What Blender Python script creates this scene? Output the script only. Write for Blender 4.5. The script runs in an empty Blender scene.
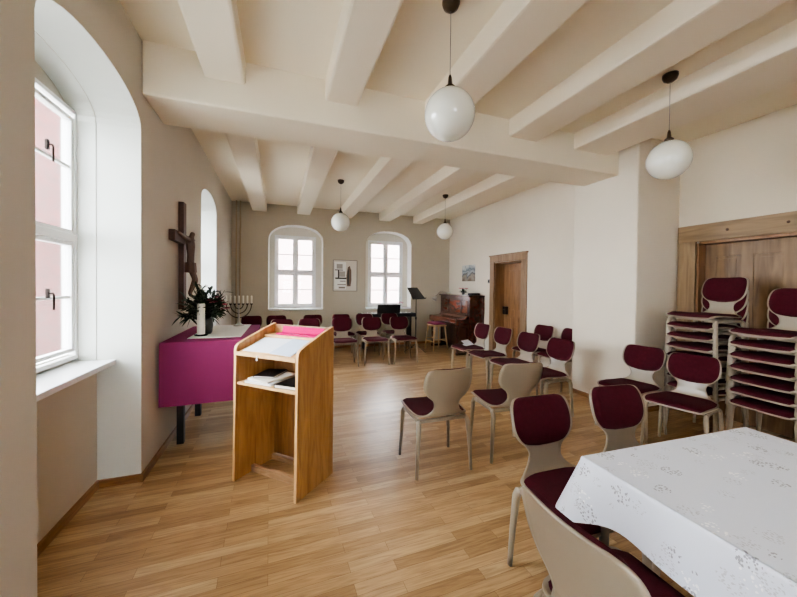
import bpy, bmesh, math, random
from mathutils import Vector, Matrix, Euler
random.seed(7)
C = bpy.context.scene
COL = C.collection
PI = math.pi

# ------------------------------------------------------------------ materials
def lin(c):
    return tuple(((v/255)/12.92 if v/255 <= .04045 else ((v/255+.055)/1.055)**2.4) for v in c) + (1,)
def mat(name, rgb, rough=.6, metal=0., bump=0., bscale=60., var=0., vscale=3., spec=.5, coat=0., sheen=0., stretch=None):
    m = bpy.data.materials.new(name); m.use_nodes = True
    nt = m.node_tree; N = nt.nodes; L = nt.links
    b = N['Principled BSDF']
    col = lin(rgb)
    b.inputs['Base Color'].default_value = col
    b.inputs['Roughness'].default_value = rough
    b.inputs['Metallic'].default_value = metal
    b.inputs['Specular IOR Level'].default_value = spec
    if coat: b.inputs['Coat Weight'].default_value = coat; b.inputs['Coat Roughness'].default_value = .15
    if sheen: b.inputs['Sheen Weight'].default_value = sheen
    tc = N.new('ShaderNodeTexCoord'); src = tc.outputs['Object']
    if stretch:
        mp = N.new('ShaderNodeMapping'); mp.inputs['Scale'].default_value = stretch
        L.new(src, mp.inputs['Vector']); src = mp.outputs['Vector']
    if var:
        n = N.new('ShaderNodeTexNoise'); n.inputs['Scale'].default_value = vscale; n.inputs['Detail'].default_value = 5
        L.new(src, n.inputs['Vector'])
        r = N.new('ShaderNodeValToRGB')
        r.color_ramp.elements[0].position = .3; r.color_ramp.elements[1].position = .7
        r.color_ramp.elements[0].color = tuple(v*(1-var) for v in col[:3])+(1,)
        r.color_ramp.elements[1].color = tuple(min(1, v*(1+var)) for v in col[:3])+(1,)
        L.new(n.outputs['Fac'], r.inputs['Fac']); L.new(r.outputs['Color'], b.inputs['Base Color'])
    if bump:
        n = N.new('ShaderNodeTexNoise'); n.inputs['Scale'].default_value = bscale; n.inputs['Detail'].default_value = 4
        L.new(src, n.inputs['Vector'])
        bp = N.new('ShaderNodeBump'); bp.inputs['Strength'].default_value = bump; bp.inputs['Distance'].default_value = .01
        L.new(n.outputs['Fac'], bp.inputs['Height']); L.new(bp.outputs['Normal'], b.inputs['Normal'])
    return m

def wood(name, dark, light, scale=(1, 1, 12), ring=2.5, rough=.45, coat=.15, knots=False):
    """grain runs along the axis with the SMALL scale"""
    m = bpy.data.materials.new(name); m.use_nodes = True
    nt = m.node_tree; N = nt.nodes; L = nt.links; b = N['Principled BSDF']
    tc = N.new('ShaderNodeTexCoord'); mp = N.new('ShaderNodeMapping'); mp.inputs['Scale'].default_value = scale
    L.new(tc.outputs['Object'], mp.inputs['Vector'])
    n = N.new('ShaderNodeTexNoise'); n.inputs['Scale'].default_value = ring; n.inputs['Detail'].default_value = 6; n.inputs['Distortion'].default_value = 1.2
    L.new(mp.outputs['Vector'], n.inputs['Vector'])
    r = N.new('ShaderNodeValToRGB'); e = r.color_ramp.elements
    e[0].position = .32; e[0].color = lin(dark); e[1].position = .68; e[1].color = lin(light)
    L.new(n.outputs['Fac'], r.inputs['Fac']); out = r.outputs['Color']
    if knots:
        v = N.new('ShaderNodeTexVoronoi'); v.inputs['Scale'].default_value = 3.2
        L.new(tc.outputs['Object'], v.inputs['Vector'])
        r2 = N.new('ShaderNodeValToRGB'); r2.color_ramp.elements[0].position = .05; r2.color_ramp.elements[1].position = .12
        r2.color_ramp.elements[0].color = (.35, .25, .2, 1); r2.color_ramp.elements[1].color = (1, 1, 1, 1)
        L.new(v.outputs['Distance'], r2.inputs['Fac'])
        mx = N.new('ShaderNodeMix'); mx.data_type = 'RGBA'; mx.blend_type = 'MULTIPLY'; mx.inputs[0].default_value = 1
        L.new(out, mx.inputs[6]); L.new(r2.outputs['Color'], mx.inputs[7]); out = mx.outputs[2]
    L.new(out, b.inputs['Base Color'])
    b.inputs['Roughness'].default_value = rough; b.inputs['Coat Weight'].default_value = coat; b.inputs['Coat Roughness'].default_value = .25
    return m

def parquet():
    m = bpy.data.materials.new('oak_parquet'); m.use_nodes = True
    nt = m.node_tree; N = nt.nodes; L = nt.links; b = N['Principled BSDF']
    tc = N.new('ShaderNodeTexCoord')
    bk = N.new('ShaderNodeTexBrick'); bk.offset = .37; bk.offset_frequency = 2; bk.squash = 1
    bk.inputs['Color1'].default_value = (0, 0, 0, 1); bk.inputs['Color2'].default_value = (1, 1, 1, 1); bk.inputs['Mortar'].default_value = (.5, .5, .5, 1)
    bk.inputs['Scale'].default_value = 1; bk.inputs['Brick Width'].default_value = .62; bk.inputs['Row Height'].default_value = .068
    bk.inputs['Mortar Size'].default_value = .0009; bk.inputs['Mortar Smooth'].default_value = .2; bk.inputs['Bias'].default_value = 0
    mpb = N.new('ShaderNodeMapping'); mpb.inputs['Rotation'].default_value = (0, 0, math.radians(-1.5))
    L.new(tc.outputs['Object'], mpb.inputs['Vector']); L.new(mpb.outputs['Vector'], bk.inputs['Vector'])
    r = N.new('ShaderNodeValToRGB'); r.color_ramp.interpolation = 'LINEAR'
    e = r.color_ramp.elements; e[0].position = 0; e[0].color = lin((158, 126, 86)); e[1].position = 1; e[1].color = lin((194, 166, 125))
    k = e.new(.5); k.color = lin((178, 145, 103))
    L.new(bk.outputs['Color'], r.inputs['Fac'])
    # grain along x, shifted per strip
    mp = N.new('ShaderNodeMapping'); mp.inputs['Scale'].default_value = (1.6, 22, 1)
    L.new(tc.outputs['Object'], mp.inputs['Vector'])
    ad = N.new('ShaderNodeVectorMath'); ad.operation = 'ADD'
    sc = N.new('ShaderNodeVectorMath'); sc.operation = 'SCALE'; sc.inputs['Scale'].default_value = 9
    L.new(bk.outputs['Color'], sc.inputs[0]); L.new(mp.outputs['Vector'], ad.inputs[0]); L.new(sc.outputs['Vector'], ad.inputs[1])
    n = N.new('ShaderNodeTexNoise'); n.inputs['Scale'].default_value = 2.2; n.inputs['Detail'].default_value = 7; n.inputs['Distortion'].default_value = 1.6
    L.new(ad.outputs['Vector'], n.inputs['Vector'])
    r2 = N.new('ShaderNodeValToRGB'); r2.color_ramp.elements[0].position = .34; r2.color_ramp.elements[1].position = .62
    r2.color_ramp.elements[0].color = (.66, .60, .54, 1); r2.color_ramp.elements[1].color = (1.05, 1.03, 1.0, 1)
    L.new(n.outputs['Fac'], r2.inputs['Fac'])
    mx = N.new('ShaderNodeMix'); mx.data_type = 'RGBA'; mx.blend_type = 'MULTIPLY'; mx.inputs[0].default_value = .85
    L.new(r.outputs['Color'], mx.inputs[6]); L.new(r2.outputs['Color'], mx.inputs[7])
    mx2 = N.new('ShaderNodeMix'); mx2.data_type = 'RGBA'; mx2.blend_type = 'MIX'
    L.new(bk.outputs['Fac'], mx2.inputs[0]); L.new(mx.outputs[2], mx2.inputs[6]); mx2.inputs[7].default_value = lin((112, 80, 50))
    L.new(mx2.outputs[2], b.inputs['Base Color'])
    b.inputs['Roughness'].default_value = .36; b.inputs['Specular IOR Level'].default_value = .5
    n3 = N.new('ShaderNodeTexNoise'); n3.inputs['Scale'].default_value = 1.3
    L.new(tc.outputs['Object'], n3.inputs['Vector'])
    mr = N.new('ShaderNodeMapRange'); mr.inputs['To Min'].default_value = .27; mr.inputs['To Max'].default_value = .46
    L.new(n3.outputs['Fac'], mr.inputs['Value']); L.new(mr.outputs['Result'], b.inputs['Roughness'])
    bp = N.new('ShaderNodeBump'); bp.inputs['Strength'].default_value = .12; bp.inputs['Distance'].default_value = .003
    L.new(n.outputs['Fac'], bp.inputs['Height']); L.new(bp.outputs['Normal'], b.inputs['Normal'])
    return m

def brick(name, c1, c2, mortar, sc=1.0):
    m = bpy.data.materials.new(name); m.use_nodes = True
    nt = m.node_tree; N = nt.nodes; L = nt.links; b = N['Principled BSDF']
    tc = N.new('ShaderNodeTexCoord'); mp = N.new('ShaderNodeMapping')
    L.new(tc.outputs['UV'], mp.inputs['Vector'])
    bk = N.new('ShaderNodeTexBrick'); bk.inputs['Color1'].default_value = lin(c1); bk.inputs['Color2'].default_value = lin(c2); bk.inputs['Mortar'].default_value = lin(mortar)
    bk.inputs['Scale'].default_value = sc; bk.inputs['Brick Width'].default_value = .25; bk.inputs['Row Height'].default_value = .075; bk.inputs['Mortar Size'].default_value = .008
    L.new(mp.outputs['Vector'], bk.inputs['Vector']); L.new(bk.outputs['Color'], b.inputs['Base Color'])
    b.inputs['Roughness'].default_value = .9
    return m

def glass_pane_mat():
    m = bpy.data.materials.new('window_glass'); m.use_nodes = True
    nt = m.node_tree; N = nt.nodes; L = nt.links
    for n in list(N): N.remove(n)
    o = N.new('ShaderNodeOutputMaterial'); t = N.new('ShaderNodeBsdfTransparent'); g = N.new('ShaderNodeBsdfGlossy')
    g.inputs['Roughness'].default_value = .02; t.inputs['Color'].default_value = (.97, .98, .99, 1)
    f = N.new('ShaderNodeFresnel'); f.inputs['IOR'].default_value = 1.45
    mr = N.new('ShaderNodeMath'); mr.operation = 'MULTIPLY'; mr.inputs[1].default_value = .6
    mx = N.new('ShaderNodeMixShader')
    L.new(f.outputs[0], mr.inputs[0]); L.new(mr.outputs[0], mx.inputs[0]); L.new(t.outputs[0], mx.inputs[1]); L.new(g.outputs[0], mx.inputs[2]); L.new(mx.outputs[0], o.inputs[0])
    return m

def cloth_pattern():
    m = bpy.data.materials.new('white_damask_cloth'); m.use_nodes = True
    nt = m.node_tree; N = nt.nodes; L = nt.links; b = N['Principled BSDF']
    tc = N.new('ShaderNodeTexCoord')
    def spots(scale, thr, cl_scale, cl_lo, seed, stretch):
        mp = N.new('ShaderNodeMapping'); mp.inputs['Location'].default_value = (seed, seed*.7, 0); mp.inputs['Scale'].default_value = stretch
        L.new(tc.outputs['UV'], mp.inputs['Vector'])
        v = N.new('ShaderNodeTexVoronoi'); v.inputs['Scale'].default_value = scale; v.inputs['Randomness'].default_value = 1
        L.new(mp.outputs['Vector'], v.inputs['Vector'])
        a = N.new('ShaderNodeMath'); a.operation = 'LESS_THAN'; a.inputs[1].default_value = thr; L.new(v.outputs['Distance'], a.inputs[0])
        c = N.new('ShaderNodeTexVoronoi'); c.inputs['Scale'].default_value = cl_scale
        mp2 = N.new('ShaderNodeMapping'); mp2.inputs['Location'].default_value = (seed*2, seed, 0); L.new(tc.outputs['UV'], mp2.inputs['Vector'])
        L.new(mp2.outputs['Vector'], c.inputs['Vector'])
        d = N.new('ShaderNodeMath'); d.operation = 'LESS_THAN'; d.inputs[1].default_value = cl_lo; L.new(c.outputs['Distance'], d.inputs[0])
        e = N.new('ShaderNodeMath'); e.operation = 'MULTIPLY'; L.new(a.outputs[0], e.inputs[0]); L.new(d.outputs[0], e.inputs[1])
        return e.outputs[0]
    base = lin((218, 221, 230))
    last = None
    for args, c in (((85, .40, 9, .31, 1.3, (1, 1.5, 1)), (150, 150, 156)), ((110, .36, 8, .28, 4.1, (1.4, 1, 1)), (188, 188, 194)), ((70, .36, 6.5, .2, 7.7, (1, 1.3, 1)), (250, 250, 252))):
        s = spots(*args)
        mx = N.new('ShaderNodeMix'); mx.data_type = 'RGBA'; L.new(s, mx.inputs[0])
        if last is None: mx.inputs[6].default_value = base
        else: L.new(last, mx.inputs[6])
        mx.inputs[7].default_value = lin(c); last = mx.outputs[2]
    L.new(last, b.inputs['Base Color']); b.inputs['Roughness'].default_value = .55; b.inputs['Sheen Weight'].default_value = .2
    n = N.new('ShaderNodeTexNoise'); n.inputs['Scale'].default_value = 7; L.new(tc.outputs['UV'], n.inputs['Vector'])
    bp = N.new('ShaderNodeBump'); bp.inputs['Strength'].default_value = .15; bp.inputs['Distance'].default_value = .02
    L.new(n.outputs['Fac'], bp.inputs['Height']); L.new(bp.outputs['Normal'], b.inputs['Normal'])
    return m

M = {}
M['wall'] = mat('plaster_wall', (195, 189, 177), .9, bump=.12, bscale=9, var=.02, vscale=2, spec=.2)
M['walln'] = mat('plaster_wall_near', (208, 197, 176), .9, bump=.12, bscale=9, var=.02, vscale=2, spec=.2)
M['reveal_l'] = mat('lit_reveal_pale', (208, 211, 205), .85, bump=.1, bscale=8, spec=.2)  # paler than the wall: window light on the niche sides put into the colour
M['tymp'] = mat('recess_back_paint', (218, 213, 200), .85, spec=.2)
M['reveal'] = mat('lit_reveal_white', (240, 240, 236), .85, bump=.1, bscale=8, spec=.2)  # whitened so the colour itself carries the strong daylight on the reveals
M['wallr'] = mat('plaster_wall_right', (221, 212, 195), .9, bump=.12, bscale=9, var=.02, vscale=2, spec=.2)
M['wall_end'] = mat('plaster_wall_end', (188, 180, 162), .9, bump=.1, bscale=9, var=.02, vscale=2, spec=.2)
M['ceil'] = mat('ceiling_paint', (234, 226, 206), .9, bump=.08, bscale=6, spec=.2)
M['beam'] = mat('beam_paint', (231, 222, 203), .85, bump=.1, bscale=7, spec=.2)
M['floor'] = parquet()
M['skirt'] = wood('oak_skirting', (126, 88, 52), (158, 116, 74), (1.5, 1.5, 14), 3)
M['white'] = mat('white_paint', (235, 236, 236), .4)
M['sill'] = mat('white_stone_sill', (236, 238, 240), .25)
M['glass'] = glass_pane_mat()
M['greymetal'] = mat('grey_metal', (120, 120, 120), .35, .8)
M['chrome'] = mat('chrome_metal', (190, 190, 190), .15, 1)
M['bronze'] = mat('bronze_metal', (78, 66, 54), .35, .8)
M['shell'] = mat('beige_chair_shell', (146, 134, 116), .34, var=.02, vscale=8, coat=.15)
M['leg'] = mat('beige_lacquered_leg', (150, 138, 120), .38, coat=.1)
M['maroon'] = mat('maroon_upholstery', (66, 14, 26), .9, bump=.5, bscale=260, var=.12, vscale=40, spec=.2)
M['lectern'] = wood('warm_oak_veneer', (146, 102, 58), (180, 136, 84), (9, 9, 1.1), 2.2, .4, .25)
M['lectern_edge'] = wood('light_oak_edge', (206, 160, 104), (228, 188, 134), (6, 6, 1.5), 2.2, .45)
M['lectern_in'] = wood('dark_oak_inside', (126, 84, 46), (156, 112, 66), (9, 9, 1.1), 2.2, .45)
M['rail'] = wood('worn_oak_rail', (150, 118, 84), (182, 150, 112), (2, 9, 9), 2.4, .6)
M['purple'] = mat('violet_altar_cloth', (136, 56, 98), .95, bump=.35, bscale=300, spec=.1)
M['purple_cush'] = mat('plum_cushion', (120, 40, 72), .85, bump=.3, bscale=200)
M['linen'] = mat('white_linen', (232, 230, 224), .8, bump=.3, bscale=250)
M['black'] = mat('black_paint', (20, 20, 22), .45)
M['blackmatte'] = mat('black_matte', (14, 14, 16), .6)
M['pine'] = wood('old_pine_frame', (112, 90, 63), (146, 121, 89), (9, 9, .9), 1.6, .55, .08, knots=True)
M['pine_h'] = wood('old_pine_head', (112, 90, 63), (146, 121, 89), (9, .9, 9), 1.6, .55, .08, knots=True)
M['pine_door'] = wood('pine_door', (98, 74, 48), (132, 104, 72), (8, 8, .8), 1.6, .5, .1)
M['pine_dark'] = wood('pine_jamb_dark', (116, 82, 52), (142, 106, 70), (8, 8, .8), 1.6, .5, .1)
M['door1'] = wood('brown_door_wood', (120, 86, 56), (150, 112, 76), (9, 9, .9), 2, .45, .2)
M['door1f'] = wood('brown_frame_wood', (118, 92, 66), (144, 118, 90), (9, 9, .9), 2, .5, .15)
M['iron'] = mat('dark_iron', (42, 34, 30), .5, .7)
M['mahog'] = wood('piano_mahogany', (56, 26, 18), (72, 34, 23), (4, 1.2, 4), 2.4, .25, .7)
M['mahog_l'] = wood('piano_panel', (92, 48, 32), (108, 58, 40), (4, 1.2, 4), 2.4, .25, .7)
M['crosswood'] = wood('dark_cross_wood', (58, 34, 22), (84, 52, 34), (8, 8, 1), 2, .6, .05)
M['corpus'] = wood('carved_brown_wood', (74, 50, 36), (108, 76, 56), (8, 8, 1), 2, .5, .1)
M['wax'] = mat('white_wax', (240, 236, 224), .5)
M['opal'] = mat('opal_glass', (226, 227, 216), .12, coat=.5)
M['leaf'] = mat('dark_green_leaf', (28, 48, 26), .5, var=.4, vscale=20)
M['flower'] = mat('dark_red_blossom', (104, 28, 48), .7, var=.3, vscale=30)
M['flower2'] = mat('pink_blossom', (190, 90, 110), .7, var=.3, vscale=30)
M['vase'] = mat('dark_ceramic', (40, 44, 40), .35, coat=.3)
M['paper'] = mat('white_paper', (235, 240, 248), .7, var=.02, vscale=8)
M['paperb'] = mat('pale_blue_paper', (206, 220, 238), .7, var=.03, vscale=10)
M['paper2'] = mat('cream_paper', (226, 222, 210), .75)
M['pinkfolder'] = mat('pink_cover', (196, 14, 104), .9, spec=.05)
M['pinktrim'] = mat('deep_pink_cover', (170, 36, 96), .6)
M['silver'] = mat('brushed_silver', (170, 165, 158), .3, .9)
M['stoolwood'] = wood('pale_beech', (196, 166, 122), (220, 192, 150), (8, 8, 1), 2, .5)
M['pipe'] = mat('painted_pipe', (176, 158, 130), .5)
M['brickr'] = brick('red_brick', (104, 24, 20), (62, 16, 14), (124, 92, 86))
M['brickp'] = brick('pale_pink_brick', (160, 136, 134), (166, 144, 140), (164, 150, 146))
M['plasterout'] = mat('white_facade', (236, 234, 230), .8)
M['outglass'] = mat('blue_window_glass', (110, 150, 180), .1, .3)
M['ground'] = mat('paving', (150, 148, 144), .9)
M['tablecloth'] = cloth_pattern()
M['tablewood'] = wood('table_beech', (150, 120, 86), (176, 146, 108), (8, 1, 8), 2, .5)

# ------------------------------------------------------------------ mesh builder
class MB:
    def __init__(s): s.v = []; s.f = []; s.mi = []; s.sm = []; s.mats = []; s.uv = None
    def add(s, vs, fs, m=None, smooth=False, T=None):
        b = len(s.v)
        if m not in s.mats: s.mats.append(m)
        k = s.mats.index(m)
        for p in vs:
            p = Vector(p)
            if T is not None: p = T @ p
            s.v.append(p)
        for f in fs: s.f.append([i+b for i in f]); s.mi.append(k); s.sm.append(smooth)
        return s
    def box(s, a, b, m=None, T=None, bev=0.):
        x0, y0, z0 = [min(p, q) for p, q in zip(a, b)]; x1, y1, z1 = [max(p, q) for p, q in zip(a, b)]
        if bev <= 0:
            vs = [(x0, y0, z0), (x1, y0, z0), (x1, y1, z0), (x0, y1, z0), (x0, y0, z1), (x1, y0, z1), (x1, y1, z1), (x0, y1, z1)]
            return s.add(vs, [(0, 3, 2, 1), (4, 5, 6, 7), (0, 1, 5, 4), (1, 2, 6, 5), (2, 3, 7, 6), (3, 0, 4, 7)], m, False, T)
        bm = bmesh.new(); bmesh.ops.create_cube(bm, size=1)
        for v in bm.verts: v.co = Vector((x0+(v.co.x+.5)*(x1-x0), y0+(v.co.y+.5)*(y1-y0), z0+(v.co.z+.5)*(z1-z0)))
        bmesh.ops.bevel(bm, geom=bm.edges[:], offset=min(bev, .45*min(x1-x0, y1-y0, z1-z0)), segments=2, affect='EDGES', profile=.6)
        bm.verts.index_update()
        s.add([v.co.copy() for v in bm.verts], [[v.index for v in f.verts] for f in bm.faces], m, False, T); bm.free(); return s
    def prism(s, poly, h0, h1, axis='x', m=None, T=None):
        """poly of 2-d points, extruded along axis from h0 to h1"""
        def P(p, h):
            return {'x': (h, p[0], p[1]), 'y': (p[0], h, p[1]), 'z': (p[0], p[1], h)}[axis]
        n = len(poly); vs = [P(p, h0) for p in poly]+[P(p, h1) for p in poly]
        fs = [list(range(n))[::-1], list(range(n, 2*n))]+[(i, (i+1) % n, n+(i+1) % n, n+i) for i in range(n)]
        return s.add(vs, fs, m, False, T)
    def tube(s, pts, r, m=None, seg=10, cap=True, T=None, flat=1., up=None):
        pts = [Vector(p) for p in pts]; n = len(pts)
        rs = r if isinstance(r, (list, tuple)) else [r]*n
        vs = []; prev = None
        for i, p in enumerate(pts):
            t = (pts[min(i+1, n-1)]-pts[max(i-1, 0)]).normalized()
            if prev is None:
                a = Vector(up) if up else (Vector((0, 0, 1)) if abs(t.z) < .9 else Vector((1, 0, 0)))
                u = (a - t*a.dot(t)).normalized()
            else:
                u = (prev - t*prev.dot(t)).normalized()
            w = t.cross(u); prev = u
            for k in range(seg):
                q = 2*PI*k/seg
                vs.append(p+u*(rs[i]*math.cos(q))+w*(rs[i]*flat*math.sin(q)))
        fs = [(i*seg+k, i*seg+(k+1) % seg, (i+1)*seg+(k+1) % seg, (i+1)*seg+k) for i in range(n-1) for k in range(seg)]
        if cap: fs += [list(range(seg))[::-1], [(n-1)*seg+k for k in range(seg)]]
        return s.add(vs, fs, m, True, T)
    def lathe(s, prof, m=None, seg=24, c=(0, 0, 0), T=None):
        """prof: (r,z) bottom to top"""
        vs = []
        for r, z in prof:
            for k in range(seg):
                q = 2*PI*k/seg; vs.append((c[0]+r*math.cos(q), c[1]+r*math.sin(q), c[2]+z))
        n = len(prof)
        fs = [(i*seg+k, i*seg+(k+1) % seg, (i+1)*seg+(k+1) % seg, (i+1)*seg+k) for i in range(n-1) for k in range(seg)]
        if prof[0][0] > 1e-4: fs.append(list(range(seg))[::-1])
        if prof[-1][0] > 1e-4: fs.append([(n-1)*seg+k for k in range(seg)])
        return s.add(vs, fs, m, True, T)
    def grid(s, fn, nu, nv, m=None, T=None, closed_u=False):
        vs = [fn(i/nu, j/nv) for j in range(nv+1) for i in range(nu+(0 if closed_u else 1))]
        w = nu if closed_u else nu+1
        fs = [(j*w+i, j*w+(i+1) % w, (j+1)*w+(i+1) % w, (j+1)*w+i) for j in range(nv) for i in range(nu)]
        return s.add(vs, fs, m, True, T)
    def build(s, name, m=None, parent=None, loc=None, rotz=0, bevel=0, weld=0):
        me = bpy.data.meshes.new(name)
        me.from_pydata([tuple(v) for v in s.v], [], s.f)
        mats = [x if x is not None else m for x in s.mats]
        for x in mats: me.materials.append(x)
        for p, k, q in zip(me.polygons, s.mi, s.sm): p.material_index = k; p.use_smooth = q
        if True:
            bm = bmesh.new(); bm.from_mesh(me)
            if weld: bmesh.ops.remove_doubles(bm, verts=bm.verts, dist=weld)
            bmesh.ops.recalc_face_normals(bm, faces=bm.faces); bm.to_mesh(me); bm.free()
        me.update()
        o = bpy.data.objects.new(name, me); COL.objects.link(o)
        if parent is not None: o.parent = parent
        if loc is not None: o.location = loc
        o.rotation_euler[2] = rotz
        if bevel:
            b = o.modifiers.new('bevel', 'BEVEL'); b.width = bevel; b.segments = 2; b.limit_method = 'ANGLE'; b.angle_limit = math.radians(40)
        return o

def mb(): return MB()
def tag(o, label=None, cat=None, group=None, kind=None):
    if label: o['label'] = label
    if cat: o['category'] = cat
    if group: o['group'] = group
    if kind: o['kind'] = kind
    return o
def thing(name, label, cat, loc=(0, 0, 0), rotz=0, group=None):
    o = bpy.data.objects.new(name, None); COL.objects.link(o); o.empty_display_size = .1
    o.location = loc; o.rotation_euler = (0, 0, rotz)
    return tag(o, label, cat, group)
def dup(root, loc, rotz, label, group=None):
    r = root.copy(); COL.objects.link(r); r.location = loc; r.rotation_euler = (0, 0, rotz); r['label'] = label
    if group: r['group'] = group
    for ch in list(root.children):
        c = ch.copy(); COL.objects.link(c); c.parent = r
        for g in list(ch.children):
            d = g.copy(); COL.objects.link(d); d.parent = c
    return r
def struct(o): o['kind'] = 'structure'; return o

def boolean_cut(o, cutters, bevel=0, axis=None, wallmat=None):
    """cut baked into the mesh; the cutters are removed again"""
    for c in cutters:
        md = o.modifiers.new('cut', 'BOOLEAN'); md.operation = 'DIFFERENCE'; md.object = c; md.solver = 'EXACT'; md.material_mode = 'TRANSFER'
    dg = bpy.context.evaluated_depsgraph_get(); dg.update()
    me = bpy.data.meshes.new_from_object(o.evaluated_get(dg))
    o.modifiers.clear(); old = o.data; o.data = me; bpy.data.meshes.remove(old)
    if axis is not None:
        wi = [k for k, m_ in enumerate(me.materials) if m_ == wallmat]
        for p in me.polygons:
            if abs(p.normal[axis]) > .9 and wi: p.material_index = wi[0]
    for c in cutters:
        d = c.data; bpy.data.objects.remove(c); bpy.data.meshes.remove(d)
    if bevel:
        b = o.modifiers.new('bevel', 'BEVEL'); b.width = bevel; b.segments = 3; b.limit_method = 'ANGLE'; b.angle_limit = math.radians(40)
    return o

# ------------------------------------------------------------------ room constants
XL, XN, XG = -.948, -1.209, -1.312           # left wall face, niche back, window plane
YE = 7.79; XR = 4.207; XP = 3.876; XNR = 4.60
YP0, YP1 = 2.69, 3.57
ZC, ZB, ZX = 3.218, 3.04, 2.83
YB = -3.4                                    # back of the room behind the camera

def arch(w0, w1, spring, crown, n=18, p=2.6):
    """points from left spring over the crown to the right spring (super-ellipse)"""
    c = (w0+w1)/2; a = (w1-w0)/2; out = []
    for i in range(n+1):
        t = PI*i/n
        cx, sx = math.cos(t), math.sin(t)
        out.append((c-a*math.copysign(abs(cx)**(2/p), cx), spring+(crown-spring)*abs(sx)**(2/p)))
    return out

# floor, ceiling
struct(mb().box((-1.7, YB-.3, -.12), (5.4, YE+.6, 0)).build('floor', M['floor']))
struct(mb().box((-1.7, YB-.3, ZC), (5.4, YE+.6, ZC+.3)).build('ceiling', M['ceil']))

# left wall with two arched window recesses in view and one behind the camera
niches = [(1.805, 2.92), (4.90, 6.0), (-1.35, -.25)]
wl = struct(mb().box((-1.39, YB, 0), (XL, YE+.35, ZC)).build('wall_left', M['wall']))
cut = []
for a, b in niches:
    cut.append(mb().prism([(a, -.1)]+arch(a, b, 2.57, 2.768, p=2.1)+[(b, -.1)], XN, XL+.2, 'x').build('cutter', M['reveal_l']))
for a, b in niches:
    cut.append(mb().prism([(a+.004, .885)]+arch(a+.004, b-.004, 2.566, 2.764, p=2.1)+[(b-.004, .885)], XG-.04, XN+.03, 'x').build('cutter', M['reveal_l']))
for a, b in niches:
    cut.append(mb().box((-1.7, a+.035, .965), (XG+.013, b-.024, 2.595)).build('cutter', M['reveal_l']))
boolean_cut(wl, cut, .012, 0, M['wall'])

# end wall with two arched window recesses
ends = [(-.217, .945), (1.96, 3.125)]
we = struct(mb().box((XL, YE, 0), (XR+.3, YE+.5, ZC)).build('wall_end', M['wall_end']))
cut = []
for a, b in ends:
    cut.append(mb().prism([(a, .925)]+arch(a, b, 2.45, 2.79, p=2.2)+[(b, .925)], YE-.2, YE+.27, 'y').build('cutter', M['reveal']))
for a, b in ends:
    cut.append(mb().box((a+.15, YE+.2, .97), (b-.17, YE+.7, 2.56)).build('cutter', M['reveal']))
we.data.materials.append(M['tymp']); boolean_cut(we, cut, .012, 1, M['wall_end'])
for p in we.data.polygons:
    if abs(p.normal.y) > .9 and YE+.05 < p.center.y < YE+.4: p.material_index = [k for k, m_ in enumerate(we.data.materials) if m_ == M['tymp']][0]

# right wall: far stretch with a door, pier, near stretch with the big double door
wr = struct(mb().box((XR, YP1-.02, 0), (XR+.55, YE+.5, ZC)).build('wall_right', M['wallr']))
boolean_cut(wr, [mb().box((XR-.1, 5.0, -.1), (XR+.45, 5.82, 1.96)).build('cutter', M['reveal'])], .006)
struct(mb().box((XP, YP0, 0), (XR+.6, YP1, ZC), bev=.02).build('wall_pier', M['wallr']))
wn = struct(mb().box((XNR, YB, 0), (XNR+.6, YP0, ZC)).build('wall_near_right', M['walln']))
boolean_cut(wn, [mb().box((XNR-.1, .95, -.1), (XNR+.4, 2.50, 2.01)).build('cutter', M['reveal'])], .006)
# wall behind the camera; its unseen window opening is added for fill light
wb = struct(mb().box((-1.56, YB-.4, 0), (XNR+.6, YB, ZC)).build('wall_back', M['wallr']))
boolean_cut(wb, [mb().box((x, YB-.6, .95), (x+1.15, YB+.2, 2.6)).build('cutter', M['reveal']) for x in (.1,)])

# ceiling beams
struct(mb().box((XL, 2.93, ZX), (XP+.02, 3.43, ZC+.05), bev=.018).build('ceiling_crossbeam', M['ceil']))
for i, (a, b) in enumerate([(-.55, -.26), (.365, .65), (1.30, 1.60), (2.27, 2.56), (3.165, 3.43)]):
    struct(mb().box((a, YB, ZB), ((b, b, b+.01, b+.08, 3.70)[i], 2.95, ZC+.05), bev=.02).build('ceiling_beam', M['beam']))
    struct(mb().box((a, 3.41, ZB), (b, YE+.01, ZC+.05), bev=.02).build('ceiling_beam', M['beam']))

# baseboards
def baseboard(name, pts, T=.016, h=.055):
    """pts: 2-d polyline on the wall faces, room on the left-hand side walking along it"""
    b = mb()
    P = [Vector(p) for p in pts]; off = []
    for i, p in enumerate(P):
        ns = []
        if i > 0: d = (P[i]-P[i-1]).normalized(); ns.append(Vector((-d.y, d.x)))
        if i < len(P)-1: d = (P[i+1]-P[i]).normalized(); ns.append(Vector((-d.y, d.x)))
        n = ns[0] if len(ns) == 1 else (ns[0]+ns[1])/max(.3, 1+ns[0].dot(ns[1]))
        off.append(p+n*T)
    for i in range(len(P)-1):
        b.prism([P[i], P[i+1], off[i+1], off[i]], 0, h, 'z')
    return struct(b.build(name, M['skirt'], bevel=0))
baseboard('baseboard_left', [(XL, YE), (XL, 6.0), (XN, 6.0), (XN, 4.9), (XL, 4.9), (XL, 2.92), (XN, 2.92), (XN, 1.805), (XL, 1.805), (XL, -.25), (XN, -.25), (XN, -1.35), (XL, -1.35), (XL, YB)])
baseboard('baseboard_end', [(XR, YE), (XL, YE)])
baseboard('baseboard_right', [(XR, 5.965), (XR, YE)])
baseboard('baseboard_pier', [(XNR, 2.69), (XP, YP0), (XP, YP1), (XR, YP1), (XR, 4.86)])
baseboard('baseboard_near', [(XNR, YB), (XNR, .78)])

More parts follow.
